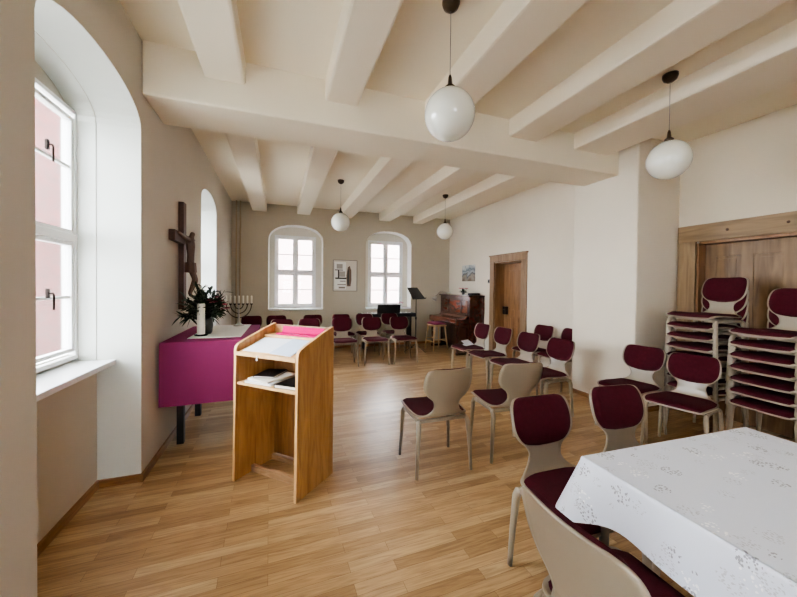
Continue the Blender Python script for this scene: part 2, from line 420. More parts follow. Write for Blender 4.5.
# ------------------------------------------------------------------ windows
def window(name, place, w, h, sill=None, latch=True, fo=.05, fs=.036, bar=.5, hx=None):
    """local: x across (0..w), y outward, z up (0..h). place = matrix"""
    root = mb()
    def fr(b, x0, x1, z0, z1, t, y0, y1):
        b.box((x0, y0, z0), (x0+t, y1, z1), bev=.004); b.box((x1-t, y0, z0), (x1, y1, z1), bev=.004)
        b.box((x0+t, y0, z0), (x1-t, y1, z0+t), bev=.004); b.box((x0+t, y0, z1-t), (x1-t, y1, z1), bev=.004)
    fr(root, 0, w, 0, h, fo, 0, .07)
    tz = h*.485
    root.box((fo, -.004, tz-.02), (w-fo, .066, tz+.03), bev=.004)      # transom
    root.box((w/2-.02, -.006, .05), (w/2+.02, .064, h-.05), bev=.004)     # mullion
    o = struct(root.build(name, M['white'])); o.matrix_world = place
    for (x0, x1) in ((fo, w/2-.02), (w/2+.02, w-fo)):
        for (z0, z1) in ((.05, tz-.02), (tz+.03, h-.05)):
            s = mb(); fr(s, x0+.002, x1-.002, z0+.002, z1-.002, fs, .008, .05)
            zb = z0+(z1-z0)*(.5 if z0 < .1 else bar)
            s.box((x0+fs, .018, zb-.009), (x1-fs, .04, zb+.009))
            so = s.build('window_sash', M['white'], o)
            mb().box((x0+fs-.002, .026, z0+fs-.002), (x1-fs+.002, .03, z1-fs+.002)).build('window_pane', M['glass'], o)
        if latch:
            for zz in (tz*.52, tz+(h-tz)*.5):
                xx = w/2+(.012 if x0 > w/2-.05 else -.012)
                if hx: xx = w*(hx if x0 > w/2-.05 else 1-hx); zz += .03 if zz < tz else .09
                mb().box((xx-.01, -.016, zz-.03), (xx+.01, 0, zz+.03), bev=.003).tube([(xx, -.016, zz), (xx, -.032, zz), (xx, -.036, zz-.01), (xx, -.036, zz-.10)], .006, seg=8).build('window_handle', M['iron'], o)
    return o
for i, (a, b) in enumerate(niches):
    # local x -> world +y, local y -> world -x
    Pm = Matrix.Translation((XG, a+.002, .93)) @ Matrix(((0, -1, 0, 0), (1, 0, 0, 0), (0, 0, 1, 0), (0, 0, 0, 1)))
    window('window_%d' % (i+1), Pm, b-a-.004, 1.69, fo=.026, fs=.026, bar=.57, hx=.70)
    s = mb(); s.box((XG-.03, a+.003, .875), (-1.095, b-.004, .91), bev=.006)
    struct(s.build('window_sill_%d' % (i+1), M['sill']))
for i, (a, b) in enumerate(ends):
    Pm = Matrix.Translation((a+.115, YE+.255, .94))
    window('window_%d' % (i+4), Pm, b-a-.25, 1.65, latch=False)
    struct(mb().box((a+.005, YE-.03, .895), (b-.005, YE+.28, .93), bev=.006).build('window_sill_%d' % (i+4), M['sill']))
for i, x in enumerate((.1,)):
    window('window_%d' % (i+6), Matrix.Translation((x, YB-.1, .95)), 1.15, 1.65)  # unseen window, added to let fill light in from behind

# ------------------------------------------------------------------ doors
d = mb()
for (a, b) in ((4.86, 5.0), (5.82, 5.965)):
    d.box((XR-.03, a, 0), (XR+.005, b, 1.965), bev=.008)
d.box((XR-.034, 4.86, 1.962), (XR+.005, 5.965, 2.10), bev=.008)
d.box((XR-.045, 4.84, 2.085), (XR+.005, 5.985, 2.115), bev=.006)
fr = struct(d.build('door_1', M['door1f']))
d = mb(); d.box((XR+.001, 5.001, 0), (XR+.26, 5.02, 1.955)); d.box((XR+.001, 5.80, 0), (XR+.26, 5.819, 1.955)); d.box((XR+.001, 5.02, 1.94), (XR+.26, 5.80, 1.958))
d.build('door_lining', M['pine_dark'], fr)
def panel_leaf(x, y0, y1, z0, z1, cols, rows, st, name, m, parent, thick=.035):
    b = mb(); b.box((x+.012, y0, z0), (x+thick, y1, z1))
    ys = [y0+(y1-y0)*i/cols for i in range(cols+1)]; 
    for i, yy in enumerate(ys):
        w = st if 0 < i < cols else st
        a0 = yy-(0 if i == 0 else (w/2 if i < cols else w)); a1 = a0+w
        b.box((x, a0, z0), (x+.014, a1, z1), bev=.004)
    for zz, hh in rows:
        b.box((x+.0005, y0+.01, zz), (x+.014, y1-.01, zz+hh), bev=.004)
    for i in range(cols):
        for k in range(len(rows)-1):
            pz0 = rows[k][0]+rows[k][1]; pz1 = rows[k+1][0]
            q0 = ys[i]+st*.75; q1 = ys[i+1]-st*.75
            b.box((x+.004, q0+.02, pz0+.03), (x+.013, q1-.02, pz1-.03), bev=.007)
    return b.build(name, m, parent)
leaf = panel_leaf(XR+.22, 5.022, 5.798, .01, 1.938, 2, [(.01, .17), (.86, .14), (1.80, .138)], .10, 'door_leaf', M['door1'], fr)
mb().box((XR+.165, 5.665, .90), (XR+.221, 5.775, 1.06), bev=.006).build('door_lock', M['iron'], fr)
mb().tube([(XR+.17, 5.70, 1.0), (XR+.13, 5.70, 1.0), (XR+.12, 5.69, 1.0), (XR+.12, 5.58, .995)], .009).build('door_handle', M['iron'], fr)

d = mb(); Wf = .18
d.box((XNR-.035, 2.50-.005, 0), (XNR+.005, 2.676, 2.012), bev=.008)
d.box((XNR-.035, .775, 0), (XNR+.005, .955, 2.012), bev=.008)
d2 = mb(); d2.box((XNR-.04, .775, 2.005), (XNR+.005, 2.676, 2.20), bev=.008)
fr2 = struct(d.build('door_2', M['pine'])); d2.build('door_head', M['pine_h'], fr2)
k = mb()
for yy in (1.30, 1.74, 2.20): k.lathe([(0, .0), (.014, .0), (.011, .004), (0, .006)], seg=14, T=Matrix.Translation((XNR-.041, yy, 2.105)) @ Matrix.Rotation(-PI/2, 4, 'Y'))
k.build('door_wooden_plug', M['crosswood'], fr2)
d = mb(); d.box((XNR+.001, 2.475, 0), (XNR+.16, 2.499, 1.99)); d.box((XNR+.001, .951, 0), (XNR+.16, .975, 1.99)); d.box((XNR+.001, .975, 1.975), (XNR+.16, 2.475, 2.009))
d.build('door_lining', M['pine_dark'], fr2)
for (a, b) in ((1.728, 2.473), (.977, 1.722)):
    panel_leaf(XNR+.12, a, b, .01, 1.973, 2, [(.01, .18), (.80, .14), (1.83, .143)], .10, 'door_leaf', M['pine_door'], fr2)
mb().box((XNR+.10, 1.70, .95), (XNR+.121, 1.75, 1.12), bev=.004).build('door_lock', M['iron'], fr2)

# corner heating pipes, light switch
for i, x in enumerate((-.85, -.775)):
    o = mb().tube([(x, YE-.05, 0), (x, YE-.05, ZC)], .016, seg=10).build('heating_pipe', M['pipe'])
    tag(o, ['painted heating pipe in the far left corner, the one nearest the left wall', 'painted heating pipe in the far left corner, the one further from the left wall'][i], 'pipe', 'heating pipes in the corner')
sw = thing('light_switch', 'small dark light switch on the right wall between door and painting', 'light switch', (XR-.001, 6.02, 1.58))
mb().box((-.012, -.035, -.04), (0, .035, .04), bev=.004).build('switch_plate', M['greymetal'], sw); mb().box((-.018, -.018, -.022), (-.01, .018, .022), bev=.003).build('rocker', M['blackmatte'], sw)

# ------------------------------------------------------------------ chair
prof = [(-.248, .434), (-.238, .449), (-.19, .458), (-.11, .456), (0, .448), (.09, .446), (.145, .454), (.175, .474), (.19, .511), (.198, .553), (.206, .59), (.215, .627), (.227, .673), (.244, .736), (.262, .793), (.273, .826), (.277, .837)]
wid =  [.178, .214, .230, .236, .233, .220, .200, .152, .114, .103, .120, .166, .193, .199, .190, .167, .122]
def cr(P, t):
    n = len(P)-1; x = min(max(t, 0), 1)*n; i = min(int(x), n-1); u = x-i
    g = lambda k: P[min(max(k, 0), n)]
    def h(a, b, c, d): return .5*((2*b)+(c-a)*u+(2*a-5*b+4*c-d)*u*u+(3*b-a-3*c+d)*u**3)
    if isinstance(P[0], tuple): return tuple(h(*q) for q in zip(g(i-1), g(i), g(i+1), g(i+2)))
    return h(g(i-1), g(i), g(i+1), g(i+2))
def shell_pt(t, u, off=0., wf=None):
    """u in -1..1 across; off along the sitter-side normal"""
    y, z = cr(prof, t); w = cr(wid, t) if wf is None else wf
    y1, z1 = cr(prof, min(t+.01, 1)); y0, z0 = cr(prof, max(t-.01, 0))
    d = Vector((y1-y0, z1-z0)).normalized(); n = Vector((-d.y, d.x))        # seat: up, back: forward
    full = .21
    x = w*u
    curve = .030*(x/full)**2 if t > .55 else .012*(x/full)**2               # dished across
    k = curve+off
    return Vector((x, y+n.x*k, z+n.y*k))
def sheet(fn, nu, nv, thick):
    """closed slab from surface fn(t,u,off)"""
    b = mb(); w = nu+1
    top = [fn(j/nv, -1+2*i/nu, 0) for j in range(nv+1) for i in range(w)]
    bot = [fn(j/nv, -1+2*i/nu, -thick) for j in range(nv+1) for i in range(w)]
    n = len(top); fs = []
    for j in range(nv):
        for i in range(nu):
            a = j*w+i; fs.append((a, a+1, a+w+1, a+w)); fs.append((n+a, n+a+w, n+a+w+1, n+a+1))
    for i in range(nu):
        fs.append((i, n+i, n+i+1, i+1)); a = nv*w+i; fs.append((a, a+1, n+a+1, n+a))
    for j in range(nv):
        a = j*w; fs.append((a, a+w, n+a+w, n+a)); a = j*w+nu; fs.append((a, n+a, n+a+w, a+w))
    return b.add(top+bot, fs, None, True)
def make_chair(label, group):
    root = thing('stacking_chair', label, 'chair', group=group)
    sheet(lambda t, u, o: shell_pt(t, u, o), 14, 56, .011).build('seat_shell', M['shell'], root, weld=1e-5)
    def pad(t0, t1, wfac, inset, puff, p0, p1, cut0=None):
        def fn(a, b):     # a across 0..1, b along
            u = -1+2*a; v = -1+2*b
            t = t0+(t1-t0)*b
            w = cr(wid, t)-inset if wfac is None else wfac(t)
            return t, u, v, w
        def surf(base):
            def g(a, b):
                t, u, v, w = fn(a, b)
                e = max(0., 1-abs(u)**6)*max(0., 1-abs(v)**8)
                return shell_pt(t, u, .0015+(puff*e**.45 if not base else 0), w)
            return g
        m_ = mb().grid(surf(False), 14, 22)
        return m_
    def wseat(t):
        # rounded rear corners, follows the front
        k = (t-.045)/(.415-.045)
        w = cr(wid, t)-.015
        if k > .72: w = min(w, .205*math.sqrt(max(0., 1-((k-.72)/.285)**2.2))+.001)
        return w
    def wback(t):
        k = (t-.625)/(.985-.625)
        w = cr(wid, t)-.012
        if k < .32: w = min(w, .187*math.sqrt(max(0., 1-((.32-k)/.325)**2.0))+.001)
        return max(w, .004)
    pad(.045, .415, wseat, .01, .022, 0, 0).build('seat_pad', M['maroon'], root, weld=1e-5)
    pad(.625, .985, wback, .01, .020, 0, 0).build('back_pad', M['maroon'], root, weld=1e-5)
    for sx in (-1, 1):
        # front and rear legs of one side frame, tapering to the foot
        mb().tube([(sx*.232, -.215, 0), (sx*.222, -.203, .20), (sx*.213, -.200, .380), (sx*.209, -.190, .405), (sx*.207, -.165, .417)], [.011, .0145, .018, .017, .015], seg=10, flat=1.35, up=(1, 0, 0)).build('leg', M['leg'], root)
        mb().tube([(sx*.232, .178, 0), (sx*.222, .170, .20), (sx*.211, .160, .370), (sx*.207, .150, .398), (sx*.205, .128, .412)], [.011, .0145, .018, .017, .015], seg=10, flat=1.35, up=(1, 0, 0)).build('leg', M['leg'], root)
        mb().tube([(sx*.207, -.167, .4168), (sx*.204, -.10, .420), (sx*.204, .09, .418), (sx*.205, .130, .4116)], [.015, .0145, .0145, .015], seg=10, flat=1.2, up=(1, 0, 0)).build('side_rail', M['leg'], root)
    mb().box((-.20, .118, .402), (.20, .148, .428), bev=.006).build('cross_rail', M['leg'], root)
    mb().box((-.205, -.155, .410), (.205, -.13, .432), bev=.006).build('cross_rail', M['leg'], root)
    return root
CH = None
def chair(x, y, face, label, group, z=0.):
    """face: direction (dx,dy) the sitter looks to; local front is -y"""
    global CH
    rz = math.atan2(face[1], face[0])+PI/2
    if CH is None:
        CH = make_chair(label, group); CH.location = (x, y, z); CH.rotation_euler = (0, 0, rz); return CH
    return dup(CH, (x, y, z), rz, label, group)

G1 = 'chairs around the tablecloth-covered table'
G2 = 'two chairs seen from behind mid-room'
G3 = 'chairs in the row facing the left wall'
G4 = 'rows of chairs below the far windows'
G5 = 'chairs by the stacks'
chair(1.37, 1.235, (-.03, -1), 'maroon-padded chair at the table corner, front view, left of its twin', G1)
chair(1.95, 1.245, (-.10, -1), 'maroon-padded chair at the far table edge, right of the corner chair', G1)
chair(.985, .675, (1, .02), 'nearest chair, beige back shell seen from behind beside the tablecloth', G1)
chair(1.215, 2.458, (.02, 1), 'beige chair seen from behind nearest the lectern, on open parquet', G2)
chair(1.905, 2.458, (.10, 1), 'beige chair seen from behind, right of the one nearest the lectern', G2)
rowc = [(2.98, 4.76), (2.97, 4.20), (2.95, 3.63), (2.945, 3.08)]
rl = ['maroon-padded chair at the far end of the side row, nearest the piano',
      'maroon-padded chair second from the piano in the side row',
      'maroon-padded chair third from the piano in the side row',
      'maroon-padded chair fourth from the piano, nearest end of the side row']
for (x, y), l in zip(rowc, rl): chair(x, y, (-1, -.03), l, G3)
chair(3.85, 4.30, (-1, -.05), 'maroon-padded chair against the right wall, behind the side row', 'chairs against the right wall')
chair(3.915, 3.81, (-1, 0), 'chair half hidden by the wall pier, against the right wall', 'chairs against the right wall')
front = [.05, .52, 1.12, 1.70, 2.27]
fl = ['front-row chair below the first far window, back just left above the lectern', 'front-row chair below the first far window, back just right above the lectern',
      'front-row chair below the framed print, right of the lectern', 'front-row chair before the keyboard, left one of two with legs in full view', 'front-row chair next to the music stand']
for x, l in zip(front, fl): chair(x, 6.06, (-.02, -1), l, G4)
back = [-.51, -.05, .66, 1.25, 1.76, 2.34]
bl = ['back-row chair nearest the far left corner, behind the altar', 'back-row chair under the left edge of the first far window', 'back-row chair under the right edge of the first far window',
      'back-row chair below the framed print', 'back-row chair left of the keyboard music rest, mostly hidden', 'back-row chair right of the keyboard music rest, mostly hidden']
for x, l in zip(back, bl): chair(x, 6.90, (-.02, -1), l, G4)
chair(3.43, 2.405, (-.99, -.17), 'maroon-padded chair beside the wall pier, left of its neighbour', G5)
chair(3.41, 1.93, (-.975, -.22), 'maroon-padded chair in front of the taller chair stack', G5)
ords = ['lowest', 'second from bottom', 'third from bottom', 'fourth from bottom', 'fifth from bottom', 'sixth from bottom', 'seventh from bottom', 'topmost']
for k in range(8):
    chair(4.07-.004*k, 2.10, (-.985, .12), '%s chair in the taller stack before the pine double door' % ords[k], 'taller stack of chairs', z=.105*k)
for k in range(7):
    chair(4.02-.004*k, 1.56, (-.985, .10), '%s chair in the lower stack at the right picture edge' % (ords[k] if k < 6 else 'topmost'), 'lower stack of chairs', z=.105*k)

# ------------------------------------------------------------------ round: table and its cloth
TR = math.radians(-2.5)
tb = thing('dining_table', 'rectangular table hidden under the white patterned tablecloth', 'table', (1.71, .23, 0), TR)
W2, L2 = .535, .80
mb().box((-W2, -L2, .715), (W2, L2, .738), bev=.004).build('tabletop', M['tablewood'], tb)
for sx in (-1, 1):
    for sy in (-1, 1):
        mb().tube([(sx*(W2-.06), sy*(L2-.06), 0), (sx*(W2-.06), sy*(L2-.06), .714)], [.017, .02], seg=12).build('leg', M['greymetal'], tb)
mb().box((-W2+.07, -L2+.06, .66), (-W2+.09, L2-.06, .714)).box((W2-.09, -L2+.06, .66), (W2-.07, L2-.06, .714)).box((-W2+.06, L2-.09, .66), (W2-.06, L2-.07, .714)).box((-W2+.06, -L2+.07, .66), (W2-.06, -L2+.09, .714)).build('apron', M['tablewood'], tb)
def cloth(name, w, l, top, hang, m, amp=.012, corner=.06, flare=.045, nwave=None, rr=.02, wfreq=5.):
    """rings round a rounded rectangle: across the edge and down with folds"""
    n = 240; rings = []
    # perimeter points
    def per(i, grow):
        s = i/n*4; side = int(s); f = s-side
        rad = .012+grow*1.0
        cx, cy = [(w, -l), (w, l), (-w, l), (-w, -l)][side]
        return side, f
    pts = []; 
    per_len = [2*l, 2*w, 2*l, 2*w]; tot = sum(per_len)
    base = []
    for side in range(4):
        a = [Vector((w, -l)), Vector((w, l)), Vector((-w, l)), Vector((-w, -l))][side]; b = [Vector((w, l)), Vector((-w, l)), Vector((-w, -l)), Vector((w, -l))][side]
        nrm = [Vector((1, 0)), Vector((0, 1)), Vector((-1, 0)), Vector((0, -1))][side]
        nxt = [Vector((0, 1)), Vector((-1, 0)), Vector((0, -1)), Vector((1, 0))][side]
        k = int(n*per_len[side]/tot)
        for i in range(k): 
            f = i/k; base.append((a.lerp(b, f), nrm, min(f, 1-f)*per_len[side], f*per_len[side]+sum(per_len[:side])))
        for i in range(8):
            q = i/8*PI/2; base.append((b, nrm*math.cos(q)+nxt*math.sin(q), 0., sum(per_len[:side+1])))
    vs = []; uvs = []; nb = len(base)
    K = 14
    rows = []
    for j in range(K+1):
        row = []
        for (p, nn, dc, s) in base:
            cf = math.exp(-(dc/.10)**2)
            if j <= 3:
                q = j/3*PI/2; off = rr*math.sin(q)*.6; z = top-rr*(1-math.cos(q)); 
                P = p+nn*off-nn*.004; 
            else:
                g = (j-3)/(K-3); hh = (hang+corner*cf)*g
                wv = amp*math.sin(s*wfreq*PI*2+1.3)*g+amp*.6*math.sin(s*wfreq*1.7*PI*2)*g
                out = .6*rr+g*(.012 if flare > .01 else -.004)+wv*(1-cf*.3)+cf*g*flare
                P = p+nn*(out-.004); z = top-rr-hh
            row.append((P.x, P.y, z)); 
            uvs.append((P.x+nn.x*(top-z), P.y+nn.y*(top-z)))
        rows.append(row)
    for r in rows: vs += r
    fs = [(j*nb+i, j*nb+(i+1) % nb, (j+1)*nb+(i+1) % nb, (j+1)*nb+i) for j in range(K) for i in range(nb)]
    # top surface
    b = mb().add(vs, fs, None, True)
    b.add([rows[0][i] for i in range(nb)], [list(range(nb))], None, False)
    uvs += [(q[0], q[1]) for q in rows[0]]
    o = b.build(name, m)
    ul = o.data.uv_layers.new(name='UVMap')
    for lp in o.data.loops: ul.data[lp.index].uv = uvs[lp.vertex_index]
    bm = bmesh.new(); bm.from_mesh(o.data); bmesh.ops.recalc_face_normals(bm, faces=bm.faces); bm.to_mesh(o.data); bm.free()
    return o
tc = cloth('tablecloth', W2, L2, .7415, .185, M['tablecloth'], amp=.010, corner=.045, rr=.016, wfreq=1.6, flare=.075)
tc.location = (1.71, .23, 0); tc.rotation_euler = (0, 0, TR)
tag(tc, 'white tablecloth with silver leaf pattern in the right foreground', 'tablecloth')

# ------------------------------------------------------------------ altar
al = thing('altar_table', 'black-legged table under the violet cloth by the left wall', 'table', (-.568, 3.80, 0), 0)
mb().box((-.33, -.56, .93), (.33, .56, .962), bev=.004).build('tabletop', M['black'], al)
for sx in (-1, 1):
    for sy in (-.29, .40):
        mb().box((sx*.27-.028, sy-.028, 0), (sx*.27+.028, sy+.028, .93), bev=.004).build('leg', M['black'], al)
mb().box((-.25, -.27, .86), (-.23, .38, .929)).box((.23, -.27, .86), (.25, .38, .929)).build('apron', M['black'], al)
pc = cloth('altar_cloth', .352, .585, .968, .52, M['purple'], amp=.003, corner=.0, rr=.012, wfreq=1.3, flare=.006)
pc.location = (-.568, 3.80, 0); pc.rotation_euler = (0, 0, 0); tag(pc, 'violet cloth hanging over the altar table by the left wall', 'altar cloth')
rn = mb().grid(lambda a, b: (-.76+.43*a+.015*b, 3.37+1.01*b, .9725+.0012*math.sin(a*9+b*7)), 12, 20).build('altar_runner', M['linen'])
md = rn.modifiers.new('t', 'SOLIDIFY'); md.thickness = .002
tag(rn, 'white linen runner lying on the violet altar cloth', 'runner')
cd = thing('pillar_candle', 'thick white pillar candle on a dark dish, front corner of the altar', 'candle', (-.68, 3.52, .975))
mb().lathe([(0, 0), (.05, 0), (.055, .006), (.056, .012), (.04, .014), (0, .014)], seg=24).build('dish', M['blackmatte'], cd)
mb().lathe([(.031, .013), (.033, .02), (.033, .29), (.029, .298), (.012, .295), (0, .293)], seg=24).build('candle_wax', M['wax'], cd)
mb().tube([(0, 0, .293), (.001, 0, .306)], .0015, seg=6).build('wick', M['blackmatte'], cd)

# bouquet
fa = thing('flower_arrangement', 'bouquet of dark green leaves and wine-red blossoms in a vase on the altar', 'flowers', (-.665, 3.66, .975))
mb().lathe([(0, 0), (.045, 0), (.055, .02), (.062, .08), (.058, .13), (.05, .155), (.044, .155), (.044, .12), (0, .11)], seg=24).build('vase', M['vase'], fa)
lf = mb(); st = mb(); rnd = random.Random(3)
def leaf_at(b, base, dr, ln, w, droop, seg=5):
    dr = Vector(dr).normalized(); side = dr.cross(Vector((0, 0, 1)))
    if side.length < .1: side = Vector((1, 0, 0))
    side.normalize(); side = (side+Vector((rnd.uniform(-.5, .5), rnd.uniform(-.5, .5), rnd.uniform(-.5, .5)))).normalized()
    p = Vector(base); vs = []; fs = []
    for i in range(seg+1):
        g = i/seg; q = p+dr*ln*g+Vector((0, 0, -droop*ln*g*g)); ww = w*math.sin(PI*min(.98, .06+g*.94))
        vs += [q-side*ww, q+side*ww]
        if i: k = 2*i; fs.append((k-2, k-1, k+1, k))
    b.add(vs, fs, None, True)
for i in range(66):
    az = rnd.uniform(0, 2*PI); el = rnd.uniform(.0, 1.35)
    dr = Vector((math.cos(az)*math.cos(el), math.sin(az)*math.cos(el), math.sin(el)))
    ln = rnd.uniform(.17, .36)*(.72 if dr.x < -.5 else .66 if dr.x > .45 else 1)
    st.tube([(0, 0, .11), Vector((0, 0, .16))+dr*ln*.4, Vector((0, 0, .16))+dr*ln], .0025, seg=5)
    for j in range(12):
        g = .2+.8*j/12; side = Vector((rnd.uniform(-1, 1), rnd.uniform(-1, 1), rnd.uniform(-.6, .8)))
        leaf_at(lf, Vector((0, 0, .16))+dr*ln*g, dr*.8+side*.9, rnd.uniform(.06, .12), rnd.uniform(.007, .016), rnd.uniform(0, .5))
tag(lf.build('foliage', M['leaf'], fa), kind='stuff'); tag(st.build('stems', M['leaf'], fa), kind='stuff')
for k in range(11):
    az = rnd.uniform(-1.9, 1.2); el = rnd.uniform(.15, 1.2); R = rnd.uniform(.14, .26)
    c = Vector((math.cos(az)*math.cos(el)*R, math.sin(az)*math.cos(el)*R, .17+math.sin(el)*R*.9))
    b = mb()
    for ring, (rr_, n_) in enumerate(((.034, 8), (.026, 7), (.016, 5))):
        for j in range(n_):
            q = 2*PI*j/n_+ring
            leaf_at(b, c, (math.cos(q), math.sin(q), .3+.6*ring), rr_, .011, .2, 4)
    b.build('blossom', M['flower'] if k % 4 else M['flower2'], fa)

# menorah
mn = thing('menorah', 'seven-branched candelabrum with white candles at the back of the altar', 'candelabrum', (-.44, 4.28, .971), math.radians(-4))
mb().lathe([(0, 0), (.06, 0), (.06, .008), (.03, .02), (.012, .04), (.008, .08), (.014, .10), (.008, .12), (.007, .25), (0, .25)], seg=20).build('stand_base', M['silver'], mn)
for R in (.045, .09, .135):
    mb().tube([(R*math.cos(a), 0, .25+R*1.15*math.sin(a)-.0) for a in [PI+PI*i/20 for i in range(21)]], .006, seg=8).build('branch', M['bronze'], mn)
for i in range(7):
    x = (i-3)*.045
    mb().lathe([(0, .245), (.012, .248), (.017, .258), (.015, .262), (0, .262)], seg=14, c=(x, 0, 0)).build('candle_cup', M['iron'], mn)
    c = mb().lathe([(.0095, .259), (.0095, .348), (.006, .352), (0, .353)], seg=12, c=(x, 0, 0)).build('candle', M['wax'], mn)

# ------------------------------------------------------------------ crucifix
cx = thing('crucifix', 'dark wooden crucifix with carved figure on the left wall above the altar', 'crucifix', (XL, 3.90, 0))
mb().box((.004, -.05, 1.20), (.052, .05, 2.27), bev=.004).build('cross_post', M['crosswood'], cx)
mb().box((.006, -.37, 1.85), (.058, .37, 1.95), bev=.004).build('cross_arm', M['crosswood'], cx)
def skin(name, verts, edges, rad, m, parent, root=0, sub=2):
    me = bpy.data.meshes.new(name); me.from_pydata(verts, edges, []); o = bpy.data.objects.new(name, me); COL.objects.link(o)
    sk = o.modifiers.new('skin', 'SKIN'); sk.use_smooth_shade = True
    for i, r in enumerate(rad): me.skin_vertices[0].data[i].radius = (r, r) if not isinstance(r, tuple) else r
    me.skin_vertices[0].data[root].use_root = True
    ss = o.modifiers.new('sub', 'SUBSURF'); ss.levels = sub; ss.render_levels = sub
    bpy.context.view_layer.update(); dg = bpy.context.evaluated_depsgraph_get()
    m2 = bpy.data.meshes.new_from_object(o.evaluated_get(dg)); o.modifiers.clear(); o.data = m2
    for p in m2.polygons: p.use_smooth = True
    m2.materials.clear(); m2.materials.append(m); o.parent = parent; return o
# carved figure: arms out along the wall, legs bent, head dropped
V = [(.115, 0, 1.66), (.12, 0, 1.74), (.118, 0, 1.84), (.115, 0, 1.90), (.13, -.012, 1.935), (.145, -.02, 1.98),
     (.11, -.06, 1.895), (.10, -.16, 1.905), (.09, -.28, 1.93), (.085, -.315, 1.935),
     (.11, .06, 1.895), (.10, .16, 1.905), (.09, .28, 1.93), (.085, .315, 1.935),
     (.118, -.03, 1.62), (.16, -.035, 1.50), (.11, -.015, 1.36), (.125, -.012, 1.325),
     (.118, .03, 1.62), (.165, .03, 1.49), (.115, .012, 1.36), (.13, .01, 1.32)]
E_ = [(0, 1), (1, 2), (2, 3), (3, 4), (4, 5), (3, 6), (6, 7), (7, 8), (8, 9), (3, 10), (10, 11), (11, 12), (12, 13), (0, 14), (14, 15), (15, 16), (16, 17), (0, 18), (18, 19), (19, 20), (20, 21)]
Rr = [.04, .034, .045, .036, .017, .032, .02, .015, .012, .011, .02, .015, .012, .011, .028, .021, .014, .013, .028, .021, .014, .013]
V = [(x_-.018, y_, z_) for x_, y_, z_ in V]
skin('carved_figure', V, E_, Rr, M['corpus'], cx)
def skirtf(a, b):
    q = 2*PI*a; r = .047+.008*b+.004*math.sin(q*7)
    return (.100+r*math.cos(q)*.95, r*1.15*math.sin(q), 1.67-.10*b)
mb().grid(skirtf, 40, 6, closed_u=True).build('loincloth', M['corpus'], cx)

# ------------------------------------------------------------------ lectern
LR = math.atan2(-.423, .431)
lc = thing('lectern', 'oak lectern with slanted top and open shelf, centre left', 'lectern', (-.318, 2.708, 0), LR)
W = .604; D = .405
side = [(0, 0), (.012, .972), (.018, .995), (.036, 1.013), (.09, 1.036), (.28, 1.102), (.40, 1.135), (.405, 1.125), (.405, 0)]
for x0, nm in ((0, 'side_panel'), (W-.02, 'side_panel')):
    b = mb(); b.prism(side, x0, x0+.02, 'x')
    o = b.build(nm, M['lectern'], lc)
    e = mb()
    e.prism([(-.0015, 0), (.0105, .972), (.0165, .9965), (.0352, 1.0145), (.0895, 1.0375), (.2795, 1.1035), (.4, 1.1365), (.4, 1.134), (.2805, 1.1005), (.0905, 1.0345), (.0368, 1.0115), (.0195, .9935), (.0135, .972), (.0015, 0)], x0-.0003, x0+.0203, 'x').build('edge_strip', M['lectern_edge'], o)
def slab(b, x0, x1, y0, z0, y1, z1, t):
    b.prism([(y0, z0), (y1, z1), (y1, z1-t), (y0, z0-t)], x0, x1, 'x'); return b
slab(mb(), .021, W-.021, .014, .952, .29, 1.035, .018).build('reading_desk', M['lectern_edge'], lc)
mb().box((.021, .006, .935), (W-.021, .0135, .962)).build('front_lip', M['lectern_edge'], lc)
mb().box((.021, .275, 1.038), (W-.021, .385, 1.054), bev=.002).build('top_ledge', M['lectern_edge'], lc)
mb().box((.021, .386, .045), (W-.021, .402, 1.125)).build('back_panel', M['lectern_in'], lc)
mb().box((.021, .02, .715), (W-.021, .384, .733), bev=.002).build('shelf', M['lectern_edge'], lc)
mb().box((.021, .150, .0), (W-.021, .180, .05), bev=.003).build('floor_rail', M['rail'], lc)
mb().box((.021, .36, .0), (W-.021, .384, .04), bev=.003).build('floor_rail', M['rail'], lc)
mb().box((.30, .368, .10), (.335, .3855, .715)).build('back_batten', M['lectern_in'], lc)
Lm = Matrix.Translation((-.318, 2.708, 0)) @ Matrix.Rotation(LR, 4, 'Z')
def onl(b, name, m, lx, ly, lz, rz=0, tilt=0, label=None, cat=None, group=None):
    o = b.build(name, m); o.matrix_world = Lm @ Matrix.Translation((lx, ly, lz)) @ Matrix.Rotation(tilt, 4, 'X') @ Matrix.Rotation(rz, 4, 'Z')
    if label: tag(o, label, cat, group)
    return o
slope = math.atan2(.083, .276)
onl(mb().box((-.14, -.115, 0), (.135, .115, .003)), 'paper_sheet', M['paper'], .19, .155, .998, .05, slope, 'white printed sheet on the lectern desk, left one', 'paper', 'sheets on the lectern')
onl(mb().box((-.10, -.12, 0), (.10, .12, .006)), 'paper_sheet', M['paperb'], .42, .155, .998, -.04, slope, 'bluish white booklet on the lectern desk, right one', 'paper', 'sheets on the lectern')
# pink folder on the ledge
pf = thing('pink_folder', 'bright pink folder lying on the top ledge of the lectern', 'folder'); pf.matrix_world = Lm @ Matrix.Translation((.31, .335, 1.0545))
mb().box((-.19, -.035, 0), (.22, .045, .012), bev=.003).build('cover', M['pinkfolder'], pf)
T = Matrix.Translation((0, .035, .012)) @ Matrix.Rotation(-.25, 4, 'X')
mb().box((-.19, -.004, 0), (.22, .004, .052), bev=.002, T=T).build('raised_flap', M['pinkfolder'], pf)
mb().box((-.06, -.036, .0125), (.05, -.018, .017), bev=.002).box((.08, -.036, .0125), (.13, -.02, .017), bev=.002).build('dark_trim', M['pinktrim'], pf)
